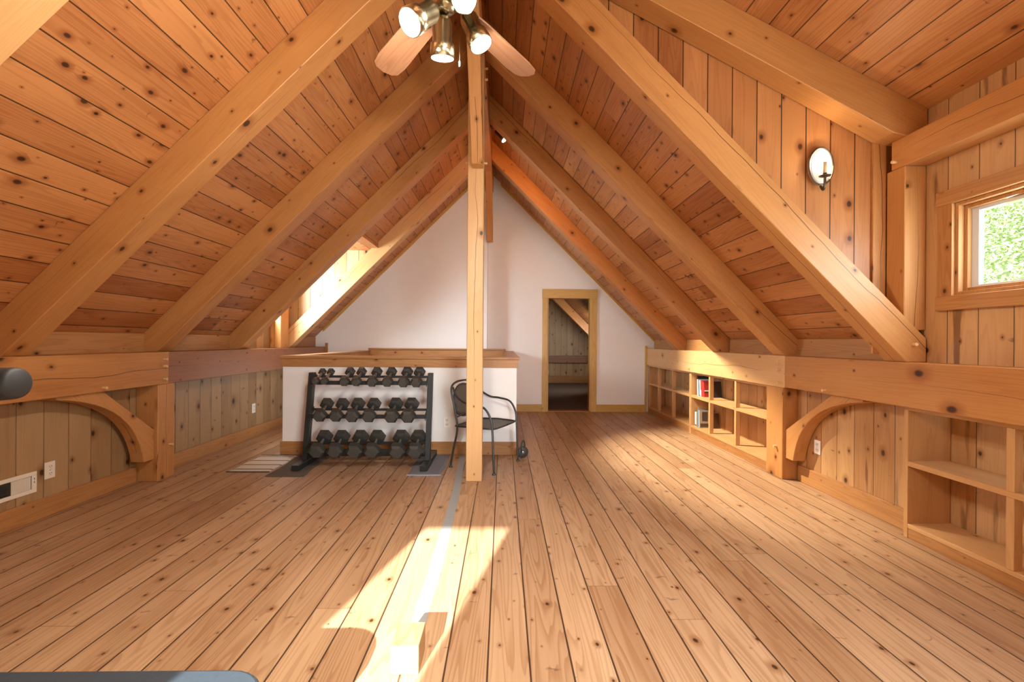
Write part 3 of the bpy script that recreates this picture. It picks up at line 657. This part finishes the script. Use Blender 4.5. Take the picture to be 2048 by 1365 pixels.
# ------------------------------------------------------------------ ceiling fan with spot lights
FX, FY = RX, 1.90
g = thing('ceiling_fan', 'brass ceiling fan with pine blades and four lit spot lamps, hanging from the ridge', 'ceiling fan', (FX, FY, 2.6))
ft = (FX, FY, 0)
obj('down_rod', cyl((FX, FY, 2.86), (FX, FY, 3.86), .014), M['brass'], g, smooth=True)
obj('canopy', lathe([(.03, 0), (.065, .03), (.07, .08), (.07, .09)], (FX, FY, 3.77)), M['brass'], g, smooth=True)
obj('motor_housing', lathe([(.05, 0), (.11, .01), (.125, .04), (.125, .10), (.09, .135), (.03, .15), (0, .15)], (FX, FY, 2.745)), M['brass'], g, smooth=True)
obj('light_kit', lathe([(0, 0), (.035, .002), (.052, .02), (.055, .06), (.045, .085), (.05, .10), (.05, .11)], (FX, FY, 2.672)), M['brass'], g, smooth=True)
for k in range(5):
    a = math.radians(55+72*k); u = V(math.cos(a), math.sin(a), 0); s = V(-u.y, u.x, 0); n = V(0, 0, 1)
    zb_ = 2.735; tl = math.radians(11); s2 = s*math.cos(tl)+n*math.sin(tl); nn = u.cross(s2)
    out = [(.16, -.055), (.22, -.062), (.56, -.074), (.635, -.066), (.662, -.045), (.675, 0), (.662, .045), (.635, .066), (.56, .074), (.22, .062), (.16, .055)]
    bm = bmesh.new(); c = V(FX, FY, zb_)
    lo = [bm.verts.new(c+u*p+s2*q-nn*.004) for p, q in out]; hi = [bm.verts.new(c+u*p+s2*q+nn*.004) for p, q in out]
    N = len(out); fs = [bm.faces.new(lo), bm.faces.new(hi[::-1])]+[bm.faces.new((lo[(i+1) % N], lo[i], hi[i], hi[(i+1) % N])) for i in range(N)]
    bmesh.ops.recalc_face_normals(bm, faces=fs)
    b = obj('blade', bm, M['blade'], g, grain=u, center=c+u*.4)
    bm = bmesh.new()
    tube([c+u*.09+V(0, 0, .01), c+u*.14-nn*.008, c+u*.20-nn*.010], .012, 8, bm)
    for q in (-.028, .028): lathe([(.008, 0), (.006, .003), (0, .004)], c+u*.19+s2*q-nn*.004, -nn if nn.z > 0 else nn, 10, bm)
    lathe([(.032, 0), (.032, .004)], c+u*.195-nn*.009, nn, 16, bm)
    obj('blade_bracket', bm, M['brass'], g, smooth=True)
LAMPS = [((-.37, 1.73, 2.50), (-.50, -.52, -.70)), ((-.276, 1.97, 2.516), (-.02, .27, -.96)), ((-.107, 2.0, 2.60), (.42, -.10, -.90)), ((-.165, 1.78, 2.635), (.16, -.62, -.77))]
for (p, d) in LAMPS:      # p = centre of the lit face
    d = V(d).normalized(); p = V(p); back = p-d*.165
    bm = lathe([(0, 0), (.018, .0), (.034, .012), (.042, .03), (.042, .105), (.051, .112), (.053, .163), (.049, .165)], back, d, 28)
    h = obj('lamp_head', bm, M['brass'], g, smooth=True)
    obj('bulb', lathe([(0, .003), (.03, .001), (.049, 0), (.049, -.012)], p+d*.001, d, 28), M['bulb'], sub(h, g), smooth=True)
    hub = V(FX, FY, 2.70); q = hub+(back-hub)*.35
    obj('lamp_arm', tube([q, back-d*.025+V(0, 0, .006), back-d*.004], .009, 10), M['brass'], g, smooth=True)
bm = tube([(FX+.05, FY+.09, 2.63), (FX+.052, FY+.092, 2.52)], .0012, 6, None, 0)
pc = obj('pull_chain', bm, M['brass'], g)
obj('pull_bead', lathe([(.0015, 0), (.004, .004), (.004, .022), (0, .026)], (FX+.052, FY+.092, 2.495), (0, 0, 1), 10), M['plastic'], sub(pc, g), smooth=True)

# track lights on the ridge, beyond the middle post
def track(label, y, dirv, lit):
    x, z = RX+.155, 4.04
    g = thing('track_spotlight', label, 'spotlight', (x, y, z))
    obj('mount', box(bx(RX+.072, x+.01, y-.02, y+.02, z-.01, z+.02, bev=.003), x-.012, x+.012, y-.012, y+.012, z-.07, z-.01, bev=.002), M['black_steel'], g)
    hinge = V(x+.03, y-.01, z-.11)
    obj('swivel_arm', tube([(x, y, z-.05), (x+.022, y-.005, z-.055), hinge], .008, 8), M['black_steel'], g, smooth=True)
    d = V(dirv).normalized(); b0 = hinge-d*.06+V(0, -.012, 0)
    obj('barrel', lathe([(0, 0), (.026, 0), (.026, .13), (.02, .14)], b0, d, 20), M['black_steel'], g, smooth=True)
    obj('reflector', lathe([(.02, .135), (.034, .15), (.047, .175), (.044, .176), (.03, .155)], b0, d, 24), M['chrome'], g, smooth=True)
    obj('bulb', lathe([(0, .178), (.03, .172), (.043, .168), (.03, .15), (.02, .14)], b0, d, 20), M['track_bulb'] if lit else M['bulb'], g, smooth=True)
    return b0+d*.19, d
T1 = track('black track spotlight high beside the middle post, aimed sideways', 5.75, (.64, -.25, -.75), False)
T2 = track('glaring track spotlight below the black one, close to the white gable', 6.85, (.35, -.80, -.45), True)

# ------------------------------------------------------------------ dumbbell rack
rg = thing('dumbbell_rack', 'black steel three-tier dumbbell rack in front of the white half wall', 'rack', (-1.36, 4.58, 0))
BS = M['black_steel']; RXL, RXR = -1.975, -.752; FZ = .012
TIER = [(4.58, .868), (4.515, .535), (4.445, .205)]; SLO = .47
def yu(z): return 4.50+.17*z
for xx in (RXL, RXR):
    obj('foot', bx(xx-.035, xx+.035, 4.28, 4.915, FZ, FZ+.055, bev=.004), BS, rg)
    bm = prism([(yu(.06)-.03, FZ+.05), (yu(.06)+.035, FZ+.05), (yu(.93)+.035, .93), (yu(.93)-.03, .93)], 'x', xx-.026, xx+.026, bev=.003)
    up = obj('upright', bm, BS, rg)
    bm = bmesh.new()
    for z in (.30, .62): lathe([(.009, 0), (.009, .006), (0, .008)], (xx+(.026 if xx > -1 else -.026), yu(z), z), (1 if xx > -1 else -1, 0, 0), 8, bm)
    obj('bolts', bm, M['chrome'], sub(up, rg))
    obj('gusset', prism([(yu(.1)+.035, FZ+.055), (yu(.1)+.17, FZ+.055), (yu(.3)+.035, .33)], 'x', xx-.006, xx+.006), BS, rg)
for (yf, z) in TIER:
    for dy, nm, hh in ((0.0, 'front_rail', .042), (.10, 'back_rail', .025)):
        zt = z+dy*SLO
        obj(nm, bx(RXL+.024, RXR-.024, yf+dy-.004, yf+dy+.004, zt-.016-hh, zt-.016, bev=.0015), BS, rg)
    for xx in (RXL+.027, RXR-.027):
        obj('tier_bracket', prism([(yf-.02, z-.075), (yf+.125, z-.01), (yf+.125, z+.045), (yf-.02, z-.012)], 'x', xx-.003, xx+.003), BS, rg)
obj('cross_bar', bx(RXL+.024, RXR-.024, 4.66, 4.69, .06, .10, bev=.003), BS, rg)

def hexhead(c, d, r, L, outer):
    """hexagonal head from c outwards along d; bevelled worn outer face"""
    x, y, d = frame(d); bm = bmesh.new()
    prof = [(r*.62, 0, 0), (r*.98, L*.12, 0), (r, L*.2, 0), (r, L*.78, 0), (r*.72, L, 0)]
    rings = [[bm.verts.new(c+d*h+(x*math.cos(PI/3*i)+y*math.sin(PI/3*i))*rr) for i in range(6)] for rr, h, _ in prof]
    fs = []
    for a, b in zip(rings, rings[1:]):
        for i in range(6): fs.append(bm.faces.new((a[i], a[(i+1) % 6], b[(i+1) % 6], b[i])))
    fs.append(bm.faces.new(rings[0][::-1])); fc = bm.faces.new(rings[-1]); fs.append(fc)
    bmesh.ops.recalc_face_normals(bm, faces=fs); fc.material_index = 1
    return bm
def dumbbell(x, yf, z, dia, label, group):
    ax = V(0, 1, SLO).normalized(); r = dia/2; hl = .066; L = .040+dia*.30     # half handle, head length
    c = V(x, yf+.05, z+.05*SLO)                    # middle of the handle, on the rails
    g = thing('dumbbell', label, 'dumbbell', c, group)
    bm = tube([c-ax*hl, c-ax*hl*.4, c, c+ax*hl*.4, c+ax*hl], lambda t: .0125+.0025*math.sin(PI*t)**2, 12, None, 5)
    obj('handle', bm, M['chrome'], g, smooth=True)
    for s in (-1, 1): obj('weight_head', hexhead(c+ax*s*(hl-.004), ax*s, r, L, s), [M['rubber'], M['rubber_face']], g)
X1 = (-1.893, -1.806, -1.605, -1.485, -1.325, -1.172, -1.008, -.878); D1 = (.078, .078, .104, .104, .114, .114, .122, .122)
X2 = (-1.820, -1.66, -1.500, -1.335, -1.11, -.945); D2 = (.137, .137, .145, .145, .153, .153)
X3 = (-1.815, -1.640, -1.450, -1.280, -1.035, -.858); D3 = (.163, .163, .166, .166, .172, .172)
ordn = ['leftmost', 'second from left', 'third from left', 'fourth from left', 'fifth from left', 'sixth from left', 'seventh from left', 'rightmost']
for row, (xs, ds, tname, sz) in enumerate(((X1, D1, 'top', 'small'), (X2, D2, 'middle', 'medium'), (X3, D3, 'bottom', 'large'))):
    for i, (x, dd) in enumerate(zip(xs, ds)):
        o = 'rightmost' if i == len(xs)-1 else ordn[i]
        dumbbell(x, *TIER[row], dd, '%s black hex dumbbell, %s on the rack\'s %s tier' % (sz, o, tname), 'hex dumbbells on the %s tier' % tname)

# ------------------------------------------------------------------ towels, rug, tape, block
def cloth(name, label, cat, x0, x1, y0, y1, th, mat, bend=0.0, seed=1, skew=0.0):
    rnd = random.Random(seed); bm = bmesh.new(); nx, ny = 14, 26; vs = []
    ph = [rnd.uniform(0, 6) for _ in range(4)]
    for j in range(ny+1):
        row = []
        for i in range(nx+1):
            a, b = i/nx, j/ny
            x = x0+(x1-x0)*a+skew*b+.008*math.sin(b*9+ph[0])*(a-.5)*2; y = y0+(y1-y0)*b+.006*math.sin(a*7+ph[1])
            e = min(a, 1-a, b, 1-b); z = th*(1 if e > 0 else .45)+bend*(.5+.5*math.sin(a*8+b*5+ph[2]))*math.sin(b*7+ph[3])**2
            row.append((x, y, z))
        vs.append(row)
    top = [[bm.verts.new(p) for p in r] for r in vs]; bot = [[bm.verts.new((p[0], p[1], .0005)) for p in r] for r in vs]
    fs = []
    for j in range(ny):
        for i in range(nx):
            fs.append(bm.faces.new((top[j][i], top[j][i+1], top[j+1][i+1], top[j+1][i]))); fs.append(bm.faces.new((bot[j][i], bot[j+1][i], bot[j+1][i+1], bot[j][i+1])))
    for j in range(ny):
        for i in (0, nx): fs.append(bm.faces.new((top[j][i], top[j+1][i], bot[j+1][i], bot[j][i])))
    for i in range(nx):
        for j in (0, ny): fs.append(bm.faces.new((top[j][i], top[j][i+1], bot[j][i+1], bot[j][i])))
    bmesh.ops.recalc_face_normals(bm, faces=fs)
    o = obj(name, bm, mat, smooth=False); tag(o, label, cat); return asp(o)
t1 = cloth('folded_towel', 'brown folded towel under the left foot of the dumbbell rack', 'towel', -2.18, -1.845, 4.16, 4.945, .010, M['towel_brown'], .001, 3, -.03)
obj('folded_edge', tube([(-2.18, 4.155, .006), (-2.05, 4.152, .006), (-1.845, 4.156, .006)], .006, 8), M['towel_brown'], t1)
t2 = cloth('folded_towel', 'grey blue folded towel under the right foot of the dumbbell rack', 'towel', -.895, -.575, 4.19, 4.945, .010, M['towel_blue'], .001, 5, .0)
obj('folded_edge', tube([(-.895, 4.185, .006), (-.74, 4.18, .006), (-.575, 4.185, .006)], .0065, 8), M['hem'], t2)
t3 = cloth('rug', 'small pale rug with dark stripes on the floor left of the rack', 'rug', -2.62, -2.225, 4.30, 4.90, .006, M['rug'], .0, 9)
obj('binding', box(bx(-2.625, -2.22, 4.285, 4.30, 0.0006, .008), -2.62, -2.225, 4.90, 4.912, .0006, .008), M['rug_edge'], t3)
# strip of grey tape over the floor gap, tapering path measured on the floor
bm = bmesh.new(); rnd = random.Random(4); L = []
ctl = [(1.78, -.372, .062), (2.09, -.371, .066), (2.47, -.366, .070), (3.13, -.373, .064), (3.80, -.386, .064), (4.50, -.42, .062), (4.95, -.434, .060)]
for k in range(140):
    y = 1.80+(4.95-1.80)*k/139
    for a, b in zip(ctl, ctl[1:]):
        if a[0] <= y <= b[0]+1e-6:
            t = (y-a[0])/(b[0]-a[0]); cx = a[1]+(b[1]-a[1])*t; w = a[2]+(b[2]-a[2])*t; break
    q = .0022 if k % 2 else 0
    L.append([(cx-w/2-q-rnd.random()*.001, y), (cx+w/2+q, y)])
for a, b in zip(L, L[1:]):
    vs = [bm.verts.new((p[0], p[1], .0016)) for p in (a[0], a[1], b[1], b[0])]; bm.faces.new(vs)
bmesh.ops.remove_doubles(bm, verts=bm.verts, dist=1e-5)
r = bmesh.ops.extrude_face_region(bm, geom=bm.faces[:]); bmesh.ops.translate(bm, verts=[v for v in r['geom'] if isinstance(v, bmesh.types.BMVert)], vec=(0, 0, -.0012))
bmesh.ops.recalc_face_normals(bm, faces=bm.faces[:])
tag(obj('floor_tape', bm, M['tape']), 'long strip of grey tape along the floor toward the middle post', 'tape')
tag(obj('wood_block', bx(-.419, -.312, 1.695, 1.842, 0, .108, bev=.002), M['block'], grain=(0, 1, 0)), 'square wood offcut block standing in the sun patch, foreground', 'block')

# ------------------------------------------------------------------ chair
CF = V(.896, -.443, 0); CS = V(.443, .896, 0); CO = V(-.165, 4.565, 0)      # forward, sideways (far side +), middle of the seat
def cp(f, s, z): return CO+CF*f+CS*s+V(0, 0, z)
g = thing('garden_chair', 'dark wrought iron mesh armchair half hidden behind the middle post', 'chair', CO)
I = M['iron']; hw = .275
for s in (-1, 1):
    b = s
    obj('front_leg', tube([cp(.235, b*hw, .015), cp(.225, b*hw, .20), cp(.215, b*hw, .40), cp(.20, b*(hw+.005), .52), cp(.13, b*(hw+.012), .625), cp(.0, b*(hw+.012), .655), cp(-.10, b*(hw+.0), .665), cp(-.20, b*(hw-.02), .72), cp(-.262, b*(hw-.05), .80)], .0105, 10), I, g, smooth=True)
    obj('rear_leg', tube([cp(-.275, b*.235, .015), cp(-.245, b*.235, .18), cp(-.20, b*.235, .40), cp(-.235, b*.235, .60), cp(-.275, b*.232, .76), cp(-.283, b*.20, .82), cp(-.29, b*.10, .848), cp(-.29, 0, .853)], .0105, 10), I, g, smooth=True)
    for f, sd in ((.235, hw), (-.275, .235)):
        obj('foot_glide', lathe([(.018, 0), (.02, .006), (.013, .014), (.011, .02)], cp(f, b*sd, 0)), I, g, smooth=True)
# seat: dished mesh panel with rounded front and a rim
bm = bmesh.new(); n = 16; rows = []
def seat_pt(a, r):       # a angle, r 0..1
    f = math.cos(a); s = math.sin(a); k = 1/max(abs(f), abs(s))**.92
    return cp(.0+.225*f*r*min(k, 1.32), .272*s*r*min(k, 1.3), .43-.022*(1-r*r)+(.012*f*r if f < 0 else -.006*f*r))
cen = bm.verts.new(cp(0, 0, .408)); fs = []
for j in range(1, 7): rows.append([bm.verts.new(seat_pt(2*PI*i/40, j/6)) for i in range(40)])
for i in range(40): fs.append(bm.faces.new((cen, rows[0][i], rows[0][(i+1) % 40])))
for a, b in zip(rows, rows[1:]):
    for i in range(40): fs.append(bm.faces.new((a[i], b[i], b[(i+1) % 40], a[(i+1) % 40])))
r = bmesh.ops.extrude_face_region(bm, geom=bm.faces[:]); bmesh.ops.translate(bm, verts=[v for v in r['geom'] if isinstance(v, bmesh.types.BMVert)], vec=(0, 0, -.003)); bmesh.ops.recalc_face_normals(bm, faces=bm.faces[:])
obj('seat', bm, M['mesh'], g, smooth=True)
obj('seat_rim', tube([seat_pt(2*PI*i/40, 1.0) for i in range(41)], .009, 8, None, 0), I, g, smooth=True)
# back panel with its own rim
def back_pt(a, r):
    s = math.cos(a)*.222*r; zz = .655+math.sin(a)*.165*r
    if math.sin(a) < 0: s = math.copysign(min(abs(s)*1.2, .205*r), s)
    t = (zz-.40)/.45; return cp(-.205-.075*t-.015*(1-(s/.21)**2)*1.0, s, zz)
bm = bmesh.new(); cen = bm.verts.new(back_pt(0, 0)); rows = []; fs = []
for j in range(1, 6): rows.append([bm.verts.new(back_pt(2*PI*i/36, j/5)) for i in range(36)])
for i in range(36): fs.append(bm.faces.new((cen, rows[0][i], rows[0][(i+1) % 36])))
for a, b in zip(rows, rows[1:]):
    for i in range(36): fs.append(bm.faces.new((a[i], b[i], b[(i+1) % 36], a[(i+1) % 36])))
r = bmesh.ops.extrude_face_region(bm, geom=bm.faces[:]); bmesh.ops.translate(bm, verts=[v for v in r['geom'] if isinstance(v, bmesh.types.BMVert)], vec=CF*.003); bmesh.ops.recalc_face_normals(bm, faces=bm.faces[:])
obj('backrest', bm, M['mesh'], g, smooth=True)
obj('back_rim', tube([back_pt(2*PI*i/36, 1.0) for i in range(37)], .008, 8, None, 0), I, g, smooth=True)
obj('cross_bar', tube([cp(-.222, -.23, .50), cp(-.235, 0, .515), cp(-.222, .23, .50)], .008, 8), I, g, smooth=True)

# ab roller by the chair foot
WC = V(.222, 4.83, .064)
g = thing('ab_roller', 'small black exercise wheel with a handle on the floor beside the chair leg', 'ab roller', (WC.x, WC.y, 0))
wd = V(.25, -1, 0).normalized()
obj('wheel', lathe([(.02, 0), (.05, .002), (.062, .010), (.064, .018), (.062, .026), (.05, .034), (.02, .036)], WC-wd*.018, wd, 28), M['rubber'], g, smooth=True)
obj('hub_cap', lathe([(.018, 0), (.016, .004), (0, .005)], WC+wd*.018, wd, 16), M['chrome'], g, smooth=True)
obj('handle', tube([WC+V(-.014, -.03, .0), WC+V(-.016, -.034, .06), WC+V(-.008, -.03, .11), WC+V(.006, -.02, .125), WC+V(.018, -.012, .10), WC+V(.018, -.01, .05)], .009, 8), M['rubber'], g, smooth=True)

# ------------------------------------------------------------------ exercise bench and machine at the left edge
g = thing('padded_bench', 'low dark navy vinyl bench top at the bottom left edge, sunlit end', 'bench', (-1.35, 1.20, 0))
def rrect(x0, x1, y0, y1, r, n=8):
    out = []
    for cx, cy, a0 in ((x1-r, y1-r, 0), (x0+r, y1-r, 90), (x0+r, y0+r, 180), (x1-r, y0+r, 270)):
        for i in range(n+1):
            a = math.radians(a0+90*i/n); out.append((cx+r*math.cos(a), cy+r*math.sin(a)))
    return out
obj('pad', prism(rrect(-2.02, -.685+.01, 1.03, 1.365, .13), 'z', .20, .272, bev=.012, seg=3), M['vinyl'], g)
obj('piping', tube([(p[0], p[1], .205) for p in rrect(-2.024, -.671, 1.026, 1.369, .13)]+[(-.671, 1.239, .205)], .006, 6, None, 0), M['black_steel'], g)
obj('base_board', prism(rrect(-2.00, -.70, 1.05, 1.345, .11), 'z', .18, .20), M['black_steel'], g)
for xx in (-1.85, -.88):
    bm = bx(xx-.02, xx+.02, 1.08, 1.315, 0, .03, bev=.003); box(bm, xx-.02, xx+.02, 1.16, 1.235, .03, .18, bev=.003)
    obj('leg', bm, M['black_steel'], g)
g = thing('exercise_machine', 'black rubber grip of an exercise machine poking in at the left edge', 'exercise machine', (-1.75, .72, 0))
obj('handle_grip', lathe([(0, 0), (.028, .0005), (.033, .004), (.035, .011), (.0368, .05), (.0385, .24), (.03, .25), (0, .25)], (-1.062, 1.0, 1.170), (-1, -.05, -.06), 28), M['grip'], g, smooth=True)
obj('handle_arm', tube([(-1.30, .988, 1.163), (-1.50, .96, 1.15), (-1.68, .86, 1.10), (-1.74, .74, 1.02)], .02, 12), BS, g, smooth=True)
obj('column', bx(-1.79, -1.69, .66, .78, .06, 1.06, bev=.01), BS, g)
obj('base', box(bx(-2.15, -1.35, .67, .77, 0, .06, bev=.01), -1.79, -1.69, .30, 1.0, .0, .06, bev=.01), BS, g)

# ------------------------------------------------------------------ outdoors
o = struct('ground_outside', bx(-40, 40, -40, 40, -3.2, -3.0), M['grass'])
# leafy bank outside the dormer window: one shrub mass of separate leaves on an earth slope
bm = prism([(5.5, -3.0), (14, -3.0), (14, 9.0)], 'y', -6, 12)
struct('hill_outside', bm, M['grass'])
bm = bmesh.new(); rnd = random.Random(11)
for k in range(28000):
    y = rnd.uniform(1.5, 9.5); tt = rnd.uniform(.28, .72); x = 5.5+8.5*tt; z = -3+12*tt
    p = V(x-rnd.uniform(.05, .5), y, z+rnd.uniform(.0, .3)); s = rnd.uniform(.025, .06)
    a = V(rnd.gauss(0, 1), rnd.gauss(0, 1), rnd.gauss(0, 1)).normalized(); b = a.orthogonal().normalized(); b = Matrix.Rotation(rnd.uniform(0, 6), 3, a) @ b; c = a.cross(b)
    bm.faces.new([bm.verts.new(p+b*s), bm.verts.new(p+c*s*.5), bm.verts.new(p-b*s), bm.verts.new(p-c*s*.5)])
o = obj('bank_foliage', bm, M['leaf'], origin=(0, 0, 0)); tag(o, 'sunlit green foliage on the bank outside the dormer window', 'foliage', kind='stuff')

# ------------------------------------------------------------------ light
def lamp(name, ty, loc, energy, color, direc=None, **k):
    l = bpy.data.lights.new(name, ty); l.energy = energy; l.color = color
    for a, b in k.items(): setattr(l, a, b)
    o = bpy.data.objects.new(name, l); C.objects.link(o); o.location = loc
    if direc is not None: o.rotation_euler = V(direc).to_track_quat('-Z', 'Y').to_euler()
    return o
EL = math.atan(.4227)
lamp('sun', 'SUN', (0, -5, 8), 25.0, (1, .96, .90), (.255*math.cos(EL), .967*math.cos(EL), -math.sin(EL)), angle=math.radians(.55))
WARM = (1, .91, .77); WARM2 = (1, .92, .78)
for i, (p, d) in enumerate(LAMPS):
    d = V(d).normalized(); lamp('fan_lamp_light', 'SPOT', V(p)+d*.012, 65.0, WARM, d, spot_size=math.radians(140), spot_blend=.8, shadow_soft_size=.04)
    lamp('fan_bulb_light', 'POINT', V(p)+d*.05, (46.0, 4.0, 4.0, 3.0)[i], WARM, shadow_soft_size=.03)
lamp('sconce_light', 'POINT', (SX-.008, SY-.08, SZ+.045), 13.0, (1, .74, .44), shadow_soft_size=.012)
lamp('track_light', 'SPOT', T1[0], 1350.0, (1, .90, .70), T1[1], spot_size=math.radians(58), spot_blend=.7, shadow_soft_size=.03)
lamp('track_light', 'SPOT', T2[0], 40.0, WARM2, T2[1], spot_size=math.radians(120), spot_blend=.7, shadow_soft_size=.03)
DAY = (.80, .93, 1)
def daylight(name, loc, direc, sx, sy, e, spread=180, col=DAY): lamp(name, 'AREA', loc, e, col, direc, shape='RECTANGLE', size=sx, size_y=sy, spread=math.radians(spread))  # area lamps: daylight at the windows, and added fill
daylight('daylight_dormer', (XR-.06, (WY0+WY1)/2, (WZ0+WZ1)/2), (-1, .3, -.05), 1.2, .5, 13)
daylight('fill_dormer_up', (XR-.06, (SY0+SY1)/2, (WZ0+WZ1)/2), (-.7, .1, .7), 1.2, .5, 34, 130, (1, .97, .86))  # added lamp aimed up to brighten the dormer ceiling
daylight('daylight_left_dormer', (-3.235, 5.91, 2.0), (1, .25, -.05), .5, .75, 62)
daylight('fill_gable_floor', ((KX0+KX1)/2, YF+.03, 1.42), (-.1, .42, -.9), 1.9, 1.4, 270, 75, (.70, .90, 1))  # added fill aimed at the unseen floor so it bounces upward
daylight('fill_gable_low', ((KX0+KX1)/2, YF+.035, 1.42), (-.26, 1, -.09), 1.9, 1.4, 26, 60, (.86, .95, 1))  # added fill that brightens the half wall
daylight('fill_far_room', (2.35, 10.9, 1.35), (-1, .8, .1), .5, .6, 16, 180, (1, .92, .82))  # added fill lamp; the far room has no window
w = bpy.data.worlds.new('sky'); bpy.context.scene.world = w; w.use_nodes = True
bg_ = w.node_tree.nodes['Background']; bg_.inputs[0].default_value = (.72, .86, 1, 1); bg_.inputs[1].default_value = 2.2

# ------------------------------------------------------------------ camera
cam = bpy.data.cameras.new('camera'); cam.sensor_width = 36; cam.sensor_fit = 'HORIZONTAL'; cam.lens = 890/2048*36; cam.clip_start = .02
co = bpy.data.objects.new('camera', cam); C.objects.link(co)
co.matrix_world = Matrix.Translation((0, 0, 1.27)) @ Matrix.Rotation(math.radians(-1.16), 4, 'Z') @ Matrix.Rotation(PI/2, 4, 'X') @ Matrix.Rotation(math.radians(.4), 4, 'Z')
sc = bpy.context.scene; sc.camera = co
sc.view_settings.view_transform = 'Standard'; sc.view_settings.look = 'None'; sc.view_settings.gamma = 1; sc.view_settings.use_curve_mapping = False
sc.view_settings.exposure = 0.68
sc.cycles.max_bounces = 12; sc.cycles.diffuse_bounces = 7; sc.cycles.glossy_bounces = 4; sc.cycles.transparent_max_bounces = 12
sc.cycles.sample_clamp_indirect = 6.0; sc.cycles.caustics_reflective = False; sc.cycles.caustics_refractive = False
